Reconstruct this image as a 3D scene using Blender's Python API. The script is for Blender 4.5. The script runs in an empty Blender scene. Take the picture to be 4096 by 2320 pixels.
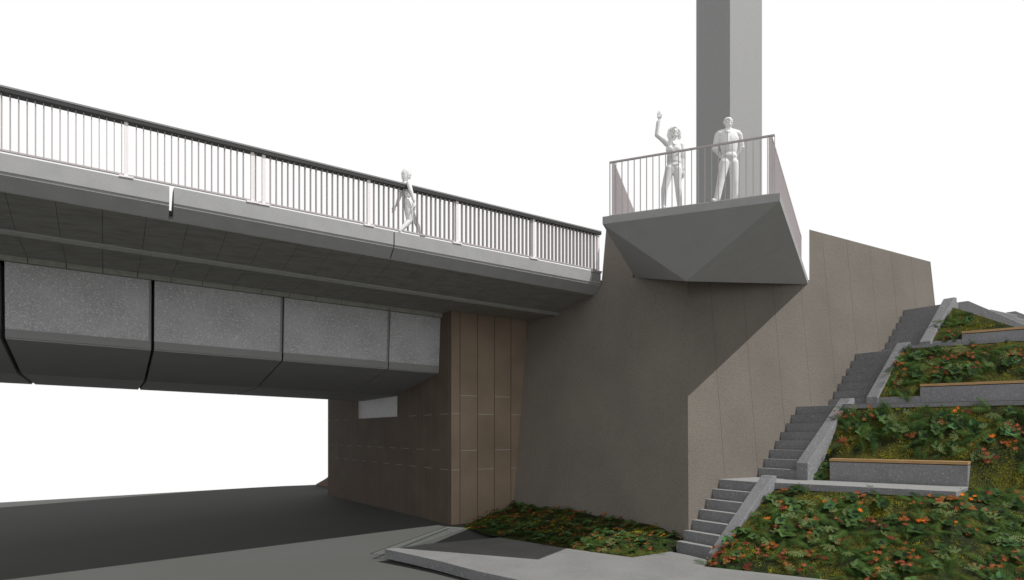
import bpy, bmesh, math, random
import numpy as np
from mathutils import Vector, Matrix, noise
random.seed(7)
S = bpy.context.scene
C = S.collection
V = Vector
# ------------------------------------------------------------------ camera frame
F, CX, HY, CZ = 2600.0, 2048.0, 1733.0, 3.3      # focal length / principal column / horizon row of the photograph (pixels), eye height
cam_d = bpy.data.cameras.new('camera'); cam = bpy.data.objects.new('camera', cam_d); C.objects.link(cam)
cam.location = (0, 0, CZ); cam.rotation_euler = (math.radians(90), 0, 0)
cam_d.sensor_fit = 'HORIZONTAL'; cam_d.sensor_width = 36; cam_d.lens = 36 * F / 4096
cam_d.shift_y = (HY - 1160) / 4096; cam_d.clip_start = .1; cam_d.clip_end = 3000
S.camera = cam

def P(px, py, Y): return V(((px - CX) / F * Y, Y, (HY - py) / F * Y + CZ))
def PZ(px, py, z):                                # on the level plane z (relative to the eye)
    Y = z * F / (HY - py); return P(px, py, Y)
def PP(px, py, p0, nn):                           # on a plane
    d = V(((px - CX) / F, 1, (HY - py) / F)); o = V((0, 0, CZ))
    return o + d * ((p0 - o).dot(nn) / d.dot(nn))
B = V((.8475, .5308, 0)).normalized()             # along the bridge
N_ = V((B.y, -B.x, 0))                            # across it, towards the road side
AW = -N_
Z = V((0, 0, 1))
R0 = V((-9.06, 11.5, CZ)); SL = -.0235            # bridge edge line and its fall
def bp(t, w, z): return R0 + B * t + AW * w + Z * (z + SL * t)
def on_w(px, py, w):                              # a point on the vertical plane w of the bridge
    return PP(px, py, R0 + AW * w, N_)
def t_of(px, w):
    q = on_w(px, 1000, w); return (q - R0).dot(B)
BAT = .095
K = V((4.11, 15.13, CZ - 2.33))
NR = (N_ + Z * BAT).normalized()                  # right retaining wall
NL = (-B + Z * BAT).normalized()                  # wing wall
def RW(px, py, off=0): return PP(px, py, K + NR * off, NR)
def LW(px, py, off=0): return PP(px, py, K + NL * off, NL)
def kz(z, off=0):                                 # the corner line at height z (relative to eye)
    h = z + 2.33; return K + V((0, 0, h)) + (-N_ + B) * (BAT * h)
def rwp(s, z, off=0):                             # right wall point: s along the wall from the corner base line
    h = z + 2.33; return K + B * s + Z * h - N_ * (BAT * h) + N_ * off

# ------------------------------------------------------------------ mesh helpers
class MB:
    def __init__(s): s.v = []; s.f = []; s.m = []
    def poly(s, pts, m=0):
        i = len(s.v); s.v += [V(p) for p in pts]; s.f.append(list(range(i, i + len(pts)))); s.m.append(m)
    def prism(s, a, b, m=0, caps=True):           # a, b: matching rings
        n = len(a); i = len(s.v); s.v += [V(p) for p in a] + [V(p) for p in b]
        if caps: s.f.append([i + k for k in range(n)][::-1]); s.m.append(m); s.f.append([i + n + k for k in range(n)]); s.m.append(m)
        for k in range(n):
            s.f.append([i + k, i + (k + 1) % n, i + n + (k + 1) % n, i + n + k]); s.m.append(m)
    def box(s, o, x, y, z, m=0):                  # corner o and three edge vectors
        o = V(o); a = [o, o + x, o + x + y, o + y]; s.prism(a, [p + z for p in a], m)
    def slab(s, ring, h, m=0): s.prism([p - Z * h for p in ring], ring, m)
    def tube(s, pts, r, n=6, m=0):
        rings = []
        for k, p in enumerate(pts):
            d = (pts[min(k + 1, len(pts) - 1)] - pts[max(k - 1, 0)]).normalized()
            u = d.orthogonal().normalized(); w = d.cross(u)
            rings.append([p + (u * math.cos(a) + w * math.sin(a)) * r for a in [2 * math.pi * j / n for j in range(n)]])
        for a, b in zip(rings, rings[1:]): s.prism(a, b, m)

def finish(me, mats):
    for m in (mats if isinstance(mats, (list, tuple)) else [mats]): me.materials.append(m)
def empty(name, loc, label=None, cat=None, group=None, kind=None):
    o = bpy.data.objects.new(name, None); C.objects.link(o); o.location = loc; o.empty_display_size = .2
    tag(o, label, cat, group, kind); return o
def tag(o, label=None, cat=None, group=None, kind=None):
    if label: o['label'] = label
    if cat: o['category'] = cat
    if group: o['group'] = group
    if kind: o['kind'] = kind
    return o
def wloc(o):
    l = V(o.location)
    while o.parent: o = o.parent; l += V(o.location)
    return l
def obj(name, mb, mats, parent=None, bevel=0, smooth=False, fix=True, uv=True, topm=False):
    if parent is not None: org = wloc(parent)
    else:
        lo = V([min(v[k] for v in mb.v) for k in range(3)]); hi = V([max(v[k] for v in mb.v) for k in range(3)])
        org = V(((lo.x + hi.x) / 2, (lo.y + hi.y) / 2, lo.z))
    me = bpy.data.meshes.new(name)
    me.from_pydata([v - org for v in mb.v], [], mb.f)
    finish(me, mats)
    me.polygons.foreach_set('material_index', mb.m)
    if smooth: me.polygons.foreach_set('use_smooth', [True] * len(mb.f))
    if fix:
        bm = bmesh.new(); bm.from_mesh(me); bmesh.ops.remove_doubles(bm, verts=bm.verts, dist=1e-5)
        bmesh.ops.recalc_face_normals(bm, faces=bm.faces); bm.to_mesh(me); bm.free()
    if uv:
        ul = me.uv_layers.new(name='UVMap')
        for p in me.polygons:
            nn = p.normal; T = Z.cross(nn)
            T = V((1, 0, 0)) if T.length < .05 else T.normalized()
            W = nn.cross(T)
            for li in p.loop_indices:
                q = me.vertices[me.loops[li].vertex_index].co + org
                ul.data[li].uv = (q.dot(T), q.dot(W))
    if topm:
        for p in me.polygons:
            if p.normal.z > .95: p.material_index = 1
    o = bpy.data.objects.new(name, me); C.objects.link(o)
    if parent is not None: o.parent = parent
    else: o.location = org
    if bevel:
        bv = o.modifiers.new('bevel', 'BEVEL'); bv.width = bevel; bv.segments = 1; bv.limit_method = 'ANGLE'; bv.angle_limit = math.radians(40)
    return o

# ------------------------------------------------------------------ materials
def mat(name, rough=.8, spec=.3):
    m = bpy.data.materials.new(name); m.use_nodes = True; nt = m.node_tree
    bs = nt.nodes['Principled BSDF']; bs.inputs['Roughness'].default_value = rough
    bs.inputs['Specular IOR Level'].default_value = spec
    return m, nt, bs
def nd(nt, kind, **kw):
    n = nt.nodes.new(kind)
    for k, v in kw.items():
        if k in n.inputs: n.inputs[k].default_value = v
        else: setattr(n, k, v)
    return n
def L(nt, a, b): nt.links.new(a, b)
def uvn(nt): return nt.nodes.new('ShaderNodeTexCoord').outputs['UV']
def ramp(nt, fac, stops):
    r = nt.nodes.new('ShaderNodeValToRGB'); e = r.color_ramp.elements
    while len(e) < len(stops): e.new(.5)
    for k, (p, c) in enumerate(stops):
        e[k].position = p; e[k].color = (*(c if isinstance(c, tuple) else (c, c, c)), 1)
    L(nt, fac, r.inputs[0]); return r.outputs[0]
def mix(nt, fac, a, b, mode='MIX'):
    n = nt.nodes.new('ShaderNodeMix'); n.data_type = 'RGBA'; n.blend_type = mode
    for s, x in ((n.inputs[0], fac), (n.inputs[6], a), (n.inputs[7], b)):
        if isinstance(x, (int, float)): s.default_value = x
        elif isinstance(x, tuple): s.default_value = (*x, 1)
        else: L(nt, x, s)
    return n.outputs[2]
def bump(nt, bs, h, strength=.3, dist=.01):
    b = nd(nt, 'ShaderNodeBump', Strength=strength, Distance=dist); L(nt, h, b.inputs['Height']); L(nt, b.outputs[0], bs.inputs['Normal'])
def math_(nt, op, a, b=None, c=None):
    n = nt.nodes.new('ShaderNodeMath'); n.operation = op
    for k, x in enumerate((a, b, c)):
        if x is None: continue
        if isinstance(x, (int, float)): n.inputs[k].default_value = x
        else: L(nt, x, n.inputs[k])
    return n.outputs[0]

def concrete(name, base, var=.15, scale=3, fine=60, rough=.85):
    m, nt, bs = mat(name, rough); uv = uvn(nt)
    a = nd(nt, 'ShaderNodeTexNoise', Scale=scale, Detail=6, Roughness=.6); L(nt, uv, a.inputs[0])
    f = nd(nt, 'ShaderNodeTexNoise', Scale=fine, Detail=3, Roughness=.7); L(nt, uv, f.inputs[0])
    lo = tuple(c * (1 - var) for c in base); hi = tuple(c * (1 + var) for c in base)
    c = ramp(nt, a.outputs[0], [(.3, lo), (.7, hi)])
    g = ramp(nt, f.outputs[0], [(.3, .86), (.5, 1.0), (.75, 1.1)])
    c = mix(nt, 1., c, g, 'MULTIPLY'); L(nt, c, bs.inputs['Base Color'])
    bump(nt, bs, f.outputs[0], .25, .004); return m
def aggregate(name, base, k=1.0, bright=1.55, dark=.5):
    m, nt, bs = mat(name, .8); uv = uvn(nt)
    w = nd(nt, 'ShaderNodeTexNoise', Scale=9 * k, Detail=2); L(nt, uv, w.inputs[0])
    uvw = mix(nt, .035, uv, w.outputs['Color'], 'ADD')
    col = None
    big = nd(nt, 'ShaderNodeTexNoise', Scale=1.1, Detail=5); L(nt, uv, big.inputs[0])
    lo = tuple(c * .82 for c in base); hi = tuple(c * 1.12 for c in base)
    col = ramp(nt, big.outputs[0], [(.3, lo), (.7, hi)])
    hts = []
    for sc, th, br, keep in ((13 * k, .28, bright, .6), (26 * k, .36, bright * .97, .35), (48 * k, .36, bright * .9, .3), (60 * k, .3, dark, .86)):
        v = nd(nt, 'ShaderNodeTexVoronoi', Scale=sc, Randomness=1.0); v.feature = 'F1'; L(nt, uvw, v.inputs['Vector'])
        inside = ramp(nt, v.outputs['Distance'], [(th, 1.0), (th + .07, 0.0)])
        sep = nt.nodes.new('ShaderNodeSeparateColor'); L(nt, v.outputs['Color'], sep.inputs[0])
        pick = math_(nt, 'GREATER_THAN', sep.outputs[0], keep)
        msk = math_(nt, 'MULTIPLY', inside, pick)
        tone = mix(nt, sep.outputs[1], tuple(c * br * .8 for c in base), tuple(min(1, c * br * 1.15) * q for c, q in zip(base, (1, 1, 1.02))))
        col = mix(nt, msk, col, tone); hts.append(msk)
    L(nt, col, bs.inputs['Base Color']); bump(nt, bs, hts[0], .25, .004); return m

M = {}
M['fascia'] = concrete('fascia concrete', (.37, .37, .37), .06, 2.5, 45)
M['concrete_mid'] = concrete('plain concrete', (.27, .27, .27), .05, 2, 50)
M['concrete_lite'] = concrete('balcony concrete', (.36, .36, .36), .07, 2.2, 50)
M['band'] = concrete('girder band concrete', (.33, .33, .33), .03, 1.5, 30)
M['girder_under'] = concrete('girder soffit concrete', (.36, .36, .36), .04, 1.5, 30)
M['joint'] = concrete('joint concrete', (.10, .10, .10), .05, 2, 30)
M['ledge'] = concrete('ledge concrete', (.42, .42, .37), .15, 6, 40)
M['girder'] = aggregate('exposed aggregate girder', (.55, .55, .565), 1.0, 1.33, .35)
M['terrazzo'] = aggregate('exposed aggregate concrete', (.232, .234, .242), 1.0, 1.28, .55)
M['tread'] = concrete('concrete with sunlit top tone', (.285, .285, .28), .06, 2, 30)  # upward faces of steps and walkways, their sunlit tone painted lighter
M['paving'] = aggregate('aggregate paving', (.225, .225, .22), 1.6, 1.2, .75)
M['dark_seam'] = concrete('dark seam', (.03, .03, .03), .1)
M['niche'] = concrete('niche render', (.80, .80, .81), .02, .4, 6, .6)

# soffit panels of the deck: brownish board marked concrete, seams every .745 m
def seam_mask(nt, uv, spacing, off, width):
    sp = nt.nodes.new('ShaderNodeSeparateXYZ'); L(nt, uv, sp.inputs[0])
    u = math_(nt, 'ADD', sp.outputs[0], off); q = math_(nt, 'DIVIDE', u, spacing); fr = math_(nt, 'FRACT', q)
    d = math_(nt, 'ABSOLUTE', math_(nt, 'SUBTRACT', fr, .5)); return math_(nt, 'GREATER_THAN', d, .5 - width / spacing / 2)
m, nt, bs = mat('deck soffit'); uv = uvn(nt)
mp = nd(nt, 'ShaderNodeMapping', Scale=(.8, 2.5, 1)); L(nt, uv, mp.inputs[0])
a = nd(nt, 'ShaderNodeTexNoise', Scale=2.2, Detail=7, Roughness=.65); L(nt, mp.outputs[0], a.inputs[0])
c = ramp(nt, a.outputs[0], [(.3, (.22, .214, .198)), (.5, (.29, .284, .263)), (.72, (.35, .338, .308))])
L(nt, c, bs.inputs['Base Color']); bump(nt, bs, a.outputs[0], .2, .01); M['soffit'] = m

# tooled brown grey retaining wall with vertical grooves
m, nt, bs = mat('tooled stone cladding', .85); uv = uvn(nt)
v1 = nd(nt, 'ShaderNodeTexVoronoi', Scale=24.0, Randomness=.8); L(nt, uv, v1.inputs['Vector'])
n1 = nd(nt, 'ShaderNodeTexNoise', Scale=.7, Detail=5); L(nt, uv, n1.inputs[0])
sp1 = ramp(nt, v1.outputs['Distance'], [(.0, .80), (.55, 1.10)])
c = ramp(nt, n1.outputs[0], [(.3, (.146, .130, .112)), (.7, (.172, .152, .130))])
c = mix(nt, 1., c, sp1, 'MULTIPLY')
g = seam_mask(nt, uv, 1.262, .0, .014); 
M['wall_off'] = g
_T = Z.cross(NR).normalized(); _sp = nt.nodes.new('ShaderNodeSeparateXYZ'); L(nt, uv, _sp.inputs[0])
away = math_(nt, 'GREATER_THAN', math_(nt, 'ABSOLUTE', math_(nt, 'SUBTRACT', _sp.outputs[0], K.dot(_T))), .4)   # no groove beside the corner
g = math_(nt, 'MULTIPLY', g, away)
c = mix(nt, math_(nt, 'MULTIPLY', g, .6), c, (.03, .027, .024)); L(nt, c, bs.inputs['Base Color'])
bump(nt, bs, v1.outputs['Distance'], .5, .01); M['wall'] = m
WALL_NT = nt
m, nt, bs = mat('tooled stone cladding plain', .85); uv = uvn(nt)
v1 = nd(nt, 'ShaderNodeTexVoronoi', Scale=24.0, Randomness=.8); L(nt, uv, v1.inputs['Vector'])
n1 = nd(nt, 'ShaderNodeTexNoise', Scale=.7, Detail=5); L(nt, uv, n1.inputs[0])
c = ramp(nt, n1.outputs[0], [(.3, (.198, .176, .153)), (.7, (.230, .205, .176))])
c = mix(nt, 1., c, ramp(nt, v1.outputs['Distance'], [(.0, .80), (.55, 1.10)]), 'MULTIPLY')
c = mix(nt, math_(nt, 'MULTIPLY', seam_mask(nt, uv, 1.262, .3, .008), .22), c, (.4, .37, .33)); L(nt, c, bs.inputs['Base Color'])
bump(nt, bs, v1.outputs['Distance'], .5, .01); M['wing'] = m

# brown granite panels, staggered courses
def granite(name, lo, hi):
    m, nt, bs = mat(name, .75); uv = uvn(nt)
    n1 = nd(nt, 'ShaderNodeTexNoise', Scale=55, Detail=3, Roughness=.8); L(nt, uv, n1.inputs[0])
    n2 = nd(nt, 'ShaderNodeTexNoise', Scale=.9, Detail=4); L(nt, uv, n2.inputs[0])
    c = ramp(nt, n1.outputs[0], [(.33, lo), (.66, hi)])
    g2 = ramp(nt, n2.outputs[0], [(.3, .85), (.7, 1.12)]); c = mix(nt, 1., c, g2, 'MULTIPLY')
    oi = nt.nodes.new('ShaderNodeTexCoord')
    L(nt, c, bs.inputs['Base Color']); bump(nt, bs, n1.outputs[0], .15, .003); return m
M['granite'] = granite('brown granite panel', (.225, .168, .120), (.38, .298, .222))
M['granite_side'] = granite('brown granite panel with side shade', (.098, .074, .056), (.165, .125, .096))  # side face's own darker brown, deepened by painted-in shade
M['groove'] = concrete('panel groove', (.12, .092, .068), .05)
M['gap_light'] = concrete('panel gap light', (.62, .60, .56), .03)  # light showing through open panel gaps, painted as pale strips

m, nt, bs = mat('asphalt', .9); tc = nt.nodes.new('ShaderNodeTexCoord')
a = nd(nt, 'ShaderNodeTexNoise', Scale=.25, Detail=4); L(nt, tc.outputs['Object'], a.inputs[0])
f_ = nd(nt, 'ShaderNodeTexNoise', Scale=35, Detail=3); L(nt, tc.outputs['Object'], f_.inputs[0])
c = ramp(nt, a.outputs[0], [(.3, (.098, .103, .093)), (.7, (.108, .109, .106))])
c = mix(nt, 1., c, ramp(nt, f_.outputs[0], [(.3, .93), (.7, 1.06)]), 'MULTIPLY')
L(nt, c, bs.inputs['Base Color']); M['road'] = m

def plain(name, col, rough=.5, metal=0, spec=.3):
    m, nt, bs = mat(name, rough, spec); bs.inputs['Metallic'].default_value = metal
    a = nd(nt, 'ShaderNodeTexNoise', Scale=12, Detail=3); L(nt, nt.nodes.new('ShaderNodeTexCoord').outputs['Object'], a.inputs[0])
    c = ramp(nt, a.outputs[0], [(.3, tuple(x * .96 for x in col)), (.7, tuple(min(1, x * 1.03) for x in col))])
    L(nt, c, bs.inputs['Base Color']); return m
M['paint'] = plain('pale pinkish grey paint', (.52, .475, .475), .5)
M['paint_bar'] = plain('pinkish grey paint', (.49, .45, .45), .5)
M['paint_post'] = plain('off white pinkish paint', (.90, .86, .86), .5)
M['paint_lite'] = plain('light pinkish paint', (.70, .64, .645), .5)
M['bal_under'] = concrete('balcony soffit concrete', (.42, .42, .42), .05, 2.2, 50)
M['tower'] = plain('tower render', (.35, .35, .35), .6)
M['rail_dark'] = plain('dark anthracite rail', (.045, .045, .046), .5)
M['rail_top'] = plain('lighter grey rail top', (.26, .26, .26), .5)  # lighter grey strip capping the dark handrail
M['white'] = plain('matt white figure', (.86, .86, .86), .65)
M['plate'] = plain('steel plate', (.08, .09, .09), .5)
m, nt, bs = mat('oiled timber', .6); uv = uvn(nt)
mp = nd(nt, 'ShaderNodeMapping', Scale=(1.0, 22, 1)); L(nt, uv, mp.inputs[0])
a = nd(nt, 'ShaderNodeTexNoise', Scale=3, Detail=5); L(nt, mp.outputs[0], a.inputs[0])
c = ramp(nt, a.outputs[0], [(.3, (.36, .21, .09)), (.7, (.55, .35, .17))]); L(nt, c, bs.inputs['Base Color']); M['wood'] = m
m, nt, bs = mat('moss and soil', .95); tc = nt.nodes.new('ShaderNodeTexCoord')
a = nd(nt, 'ShaderNodeTexNoise', Scale=1.6, Detail=4); L(nt, tc.outputs['Object'], a.inputs[0])
f_ = nd(nt, 'ShaderNodeTexNoise', Scale=30, Detail=4, Roughness=.8); L(nt, tc.outputs['Object'], f_.inputs[0])
c1 = ramp(nt, f_.outputs[0], [(.38, (.012, .015, .002)), (.54, (.09, .09, .009)), (.72, (.24, .225, .02))])
c2 = ramp(nt, f_.outputs[0], [(.38, (.005, .008, .002)), (.55, (.022, .034, .007)), (.75, (.06, .078, .013))])
c = mix(nt, ramp(nt, a.outputs[0], [(.42, 0.), (.58, 1.)]), c2, c1); L(nt, c, bs.inputs['Base Color'])
bump(nt, bs, f_.outputs[0], .9, .05); M['moss'] = m
def leafm(name, col, rough=.6):
    m, nt, bs = mat(name, .75, .08); tc = nt.nodes.new('ShaderNodeTexCoord')
    a = nd(nt, 'ShaderNodeTexNoise', Scale=5, Detail=2); L(nt, tc.outputs['Object'], a.inputs[0])
    c = ramp(nt, a.outputs[0], [(.3, tuple(x * .6 for x in col)), (.7, tuple(x * 1.25 for x in col))])
    L(nt, c, bs.inputs['Base Color']); return m
LEAVES = [leafm('fern green', (.058, .105, .022)), leafm('deep green leaf', (.036, .072, .018)), leafm('broad green leaf', (.07, .125, .036)),
          leafm('fresh green leaf', (.065, .145, .05)), leafm('pale sprig green', (.15, .20, .075)), leafm('leaf centre', (.014, .02, .024)),
          leafm('russet leaf', (.24, .085, .022)), leafm('salmon leaf', (.27, .085, .04)), leafm('crimson leaf', (.16, .035, .022)),
          leafm('orange leaf', (.62, .16, .014)), leafm('moss tuft', (.24, .235, .02)), leafm('dark fern', (.030, .066, .012))]

# ------------------------------------------------------------------ ground
F0 = on_w(1805, 2098, 3.73)
def gz(x, y):                                     # road height
    q = V((x, y, 0)); f = V((F0.x, F0.y, 0))
    return CZ - 2.87 + .047 * (q - f).dot(B) - .010 * (q - f).dot(AW)
def PG(px, py):
    nn = V((0, 0, 1)) - B * .047 + AW * .010
    return PP(px, py, V((F0.x, F0.y, CZ - 2.87)), nn)
far = [PG(-900, 2062), PG(0, 2010), PG(560, 1977), PG(1085, 1946), PG(1290, 1938)]
far = [V((-75, far[0].y - 12, 0))] + far + [V((12, far[-1].y + 3, 0)), V((45, 20, 0))]
def fary(x):
    for a, b_ in zip(far, far[1:]):
        if a.x <= x <= b_.x: return a.y + (b_.y - a.y) * (x - a.x) / (b_.x - a.x)
    return far[-1].y
def rz(x, y): return min(gz(x, y), CZ - 2.86)
mb = MB(); nx, ny = 80, 60; G = []
for i in range(nx + 1):
    x = -75 + 120 * i / nx; fy = fary(x); G.append([V((x, -45 + (fy + 45) * j / ny, 0)) for j in range(ny + 1)])
for row in G:
    for p in row: p.z = rz(p.x, p.y)
for i in range(nx):
    for j in range(ny): mb.poly([G[i][j], G[i + 1][j], G[i + 1][j + 1], G[i][j + 1]])
for i in range(nx):
    a, b_ = G[i][-1], G[i + 1][-1]; mb.poly([a, b_, b_ - Z * .35, a - Z * .35])
tag(obj('road', mb, M['road']), 'flat grey asphalt road running under the bridge', kind='structure')
# small reddish bank beyond the abutment
bk = [PG(1262, 1938), PG(1345, 1955), P(1345, 1880, PG(1300, 1950).y), P(1302, 1915, PG(1300, 1950).y + .4)]
mb = MB(); mb.prism(bk, [p + V((.9, 2.2, 0)) for p in bk])
tag(obj('bank', mb, granite('reddish earth', (.16, .10, .075), (.36, .25, .20))), kind='structure')

# ------------------------------------------------------------------ retaining walls
# right hand wall beside the stairs
C_bot = RW(3232, 1137, -.03); C_top = V((C_bot.x, C_bot.y, CZ + 4.44))
f = [kz(-4.2), kz(4.1), RW(3237, 1120), RW(3237, 918), RW(3722, 1047), RW(3741, 1222)]
e = f[-1] - f[-2]; f.append(f[-1] + e * 3.2)
bk_ = [p + (AW + B) * .45 if i < 2 else p + (AW * .3 + B * .55 if i < 4 else AW * .45) for i, p in enumerate(f)]
mb = MB(); mb.prism(f, bk_)
rw = tag(obj('retaining_wall', mb, M['wall']), 'tall grey brown tooled wall with thin vertical grooves rising beside the stairs', 'retaining wall')
# wing wall below the balcony
f = [kz(-4.2), kz(4.1), LW(2530, 1112), LW(2530, 900), LW(2425, 912), LW(2405, 1145), LW(2398, 1120), LW(1950, 1120), LW(1850, 2300)]
f[1] = kz(4.1)
mb = MB(); q = [p + (B + AW) * .448 if i < 2 else p + B * .45 for i, p in enumerate(f)]; mb.prism(f, q)
tag(obj('wing_wall', mb, M['wing']), 'shaded dark brown leaning wall under the balcony, behind the planted mound', 'retaining wall')
# groove offset: u of the right wall runs along T = Z x n
Tt = Z.cross(NR).normalized()
u0 = RW(3287, 932).dot(Tt)
for n in WALL_NT.nodes:
    if n.type == 'MATH' and n.operation == 'ADD': n.inputs[1].default_value = -u0
# fill behind the walls
mb = MB()
j0 = on_w(2120, 1270, 3.73)
fl = [bp(3, 4, 0)]
A0 = F0 + B * .6 + AW * .8
ring = [A0 + B * 0, LW(2125, 1270) + B * 1.2 + AW * 1.0, LW(2300, 1300) + B * 1.2 + AW * 1.0, kz(3.9) + B * .8 + AW * .6, RW(3700, 1200) + AW * .8, RW(3700, 1200) + AW * 22, A0 + AW * 14]
ring = [V((p.x, p.y, CZ + 3.55)) for p in ring]
mb.prism([V((p.x, p.y, CZ - 3.4)) for p in ring], ring)
tag(obj('earth_fill', mb, M['concrete_mid']), 'ground behind the retaining walls', kind='structure')

# ------------------------------------------------------------------ abutment of brown panels
zt = 3.9
ab = empty('abutment', V((F0.x, F0.y, CZ - 2.9)), 'brown granite panelled abutment with pale recess, standing on the road under the bridge', 'abutment')
end = LW(2120, 1270); endt = (end - F0).dot(B) + .5
core = MB(); sidelen = 13.3
# niche cut in the side face
SP0 = F0; SN = -B
def AS(px, py): return PP(px, py, F0, SN)
na, nb_ = AS(1422, 1676), AS(1589, 1667)
ya, yb = (nb_ - F0).dot(AW), (na - F0).dot(AW)
nzb, nzt = na.z, na.z + 1.15
z0, z1 = CZ - 3.9, CZ + zt + .1
def ap(s, a, z): return V((F0.x, F0.y, 0)) + B * s + AW * a + Z * z
D_ = .13
core.box(ap(D_, 0, z0), B * (endt - D_), AW * sidelen, Z * (z1 - z0))
core.box(ap(0, 0, z0), B * D_, AW * ya, Z * (z1 - z0))
core.box(ap(0, yb, z0), B * D_, AW * (sidelen - yb), Z * (z1 - z0))
core.box(ap(0, ya, z0), B * D_, AW * (yb - ya), Z * (nzb - z0))
core.box(ap(0, ya, nzt), B * D_, AW * (yb - ya), Z * (z1 - nzt))
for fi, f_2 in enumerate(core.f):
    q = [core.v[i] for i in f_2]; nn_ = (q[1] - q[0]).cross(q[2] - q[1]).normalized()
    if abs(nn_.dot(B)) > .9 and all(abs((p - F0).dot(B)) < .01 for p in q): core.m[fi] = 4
nb = MB(); nb.box(ap(D_ - .01, ya + .01, nzb + .01), B * .004, AW * (yb - ya - .02), Z * (nzt - nzb - .02)); o = obj('recess_panel', nb, M['niche'], ab)
o['label'] = 'pale grey blank recess high on the side face'
gr = MB(); gp = MB()
W_ = .632; k = 0; s = .308
while s < endt:                                    # front face grooves and painted light of the open cross joints
    gr.box(ap(s - .011, -.003, z0), B * .022, AW * .003, Z * (z1 - z0)); s += W_
for c_ in range(-1, 6):
    s0 = .308 + W_ * c_; a0 = max(s0, 0)
    for zz in ((1.19, -.55) if c_ % 2 == 0 else (.61, -1.16)):
        if s0 + W_ < endt: gp.box(ap(a0 + .012, -.004, CZ + zz), B * (s0 + W_ - a0 - .03), AW * .003, Z * .012)
a = .17; i = 0
while a < sidelen:
    hole = ya - .1 < a < yb + .1
    zt_ = nzb if hole else z1
    gr.box(ap(-.003, a - .008, z0), B * .003, AW * .016, Z * (zt_ - z0), 1)
    for zz in ((.61, -1.16) if i % 2 == 0 else (-.55,)):
        if not (ya - W_ < a < yb and zz > 0):
            gp.box(ap(-.004, a + .02, CZ + zz), B * .003, AW * (W_ - .04), Z * .007)
    a += W_; i += 1
M['groove_lite'] = concrete('paler panel groove', (.22, .17, .128), .05)  # paler groove tone for the side face
for src, off in ((gr, 1), (gp, 3)):
    k0 = len(core.v); core.v += src.v; core.f += [[i + k0 for i in f_2] for f_2 in src.f]; core.m += [m_ + off for m_ in src.m]
core.poly
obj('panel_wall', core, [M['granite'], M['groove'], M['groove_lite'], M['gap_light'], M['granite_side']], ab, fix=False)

# ------------------------------------------------------------------ bridge
t0, t1 = -7.5, t_of(2400, 0)
br = empty('bridge', bp(5, 6, 2), 'long grey concrete road bridge crossing from the left into the brown wall', 'bridge')
W2 = 22.0
def section(mb, prof, ta, tb, m=0):
    mb.prism([bp(ta, w, z) for w, z in prof], [bp(tb, w, z) for w, z in prof], m)
def t_wing(w, z):                                  # where a bridge line runs into the wing wall
    p = bp(0, w, z); d = B + Z * SL; return (K - p).dot(NL) / d.dot(NL)
def section_to_wall(mb, prof, ta, m=0, extra=.12):
    mb.prism([bp(ta, w, z) for w, z in prof], [bp(t_wing(w, z) + extra, w, z) for w, z in prof], m)
TE = t_wing(0, 4.8)
# edge beams (three precast lengths with open joints)
prof = [(0, 4.965), (0, 4.645), (.035, 4.615), (.035, 4.600), (.012, 4.585), (.26, 4.365), (.60, 4.36), (.60, 4.70), (.30, 4.965)]
cuts = [(t0, 2.66), (2.74, 7.375), (7.405, TE - .02)]
for a_, b_ in cuts:
    mb = MB(); section(mb, prof, a_, b_); obj('edge_beam', mb, M['fascia'], br)
mb = MB(); section(mb, [(-.012, 4.90), (-.012, 4.70), (.0, 4.70), (0, 4.90)], TE - .34, TE - .03); section(mb, [(-.03, 4.985), (-.03, 4.93), (.3, 4.93), (.3, 4.985)], TE - .36, TE - .02)
obj('end_block', mb, M['concrete_mid'], br)
# soffit panels: each .745 m wide, tapering gaps between them
mb = MB(); mbl = MB(); mbs = MB()
sp_ = .745; ts = .042 - sp_ * 10
tsl = []
while ts < TE + 3:
    tsl.append(ts); ts += sp_
top = MB()
gapw = .007
pp = [(.27, 4.355), (2.0, 4.095), (2.0, 4.45), (.27, 4.45)]
pp2 = [(2.0, 4.095), (4.36, 4.11), (4.36, 4.45), (2.0, 4.45)]
for a_, b_ in zip(tsl, tsl[1:]):
    for pr in (pp, pp2):
        lim = [t_wing(w, z) + .1 for w, z in pr]
        if a_ > min(lim): continue
        ra = [bp(min(a_ + gapw / 2, l), w, z) for (w, z), l in zip(pr, lim)]
        rb = [bp(min(b_ - gapw / 2, l), w, z) for (w, z), l in zip(pr, lim)]
        mb.prism(ra, rb)
    # ledge above the girder, jointed like the panels
    pr = [(4.36, 4.125), (4.36, 3.99), (4.47, 3.99), (4.47, 4.125)]
    lim = min(12.2, t_wing(4.4, 4.0)); tb = min(b_ - .008, (AS(1795, 1280) - R0).dot(B) if False else 10.95)
    if a_ < 10.9: mbl.prism([bp(a_ + .008, w, z) for w, z in pr], [bp(tb, w, z) for w, z in pr])
obj('soffit_panel', mb, M['soffit'], br, fix=False)
section_to_wall(mbl, [(1.97, 4.085), (1.97, 4.045), (2.05, 4.02), (2.05, 4.085)], t0, 0)
obj('ledge', mbl, M['ledge'], br, fix=False)
mb = MB(); section_to_wall(mb, [(1.945, 4.12), (1.945, 4.06), (1.969, 4.05), (1.969, 4.12)], t0); obj('conduit', mb, plain('pale conduit', (.33, .33, .32), .5), br)
mb = MB(); section(mb, [(.62, 4.46), (W2 - .62, 4.46), (W2 - .62, 4.68), (.62, 4.68)], t0, TE + 9); section(mb, [(4.5, 4.12), (16.0, 4.12), (16.0, 4.455), (4.5, 4.455)], t0, TE + 4)
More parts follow.
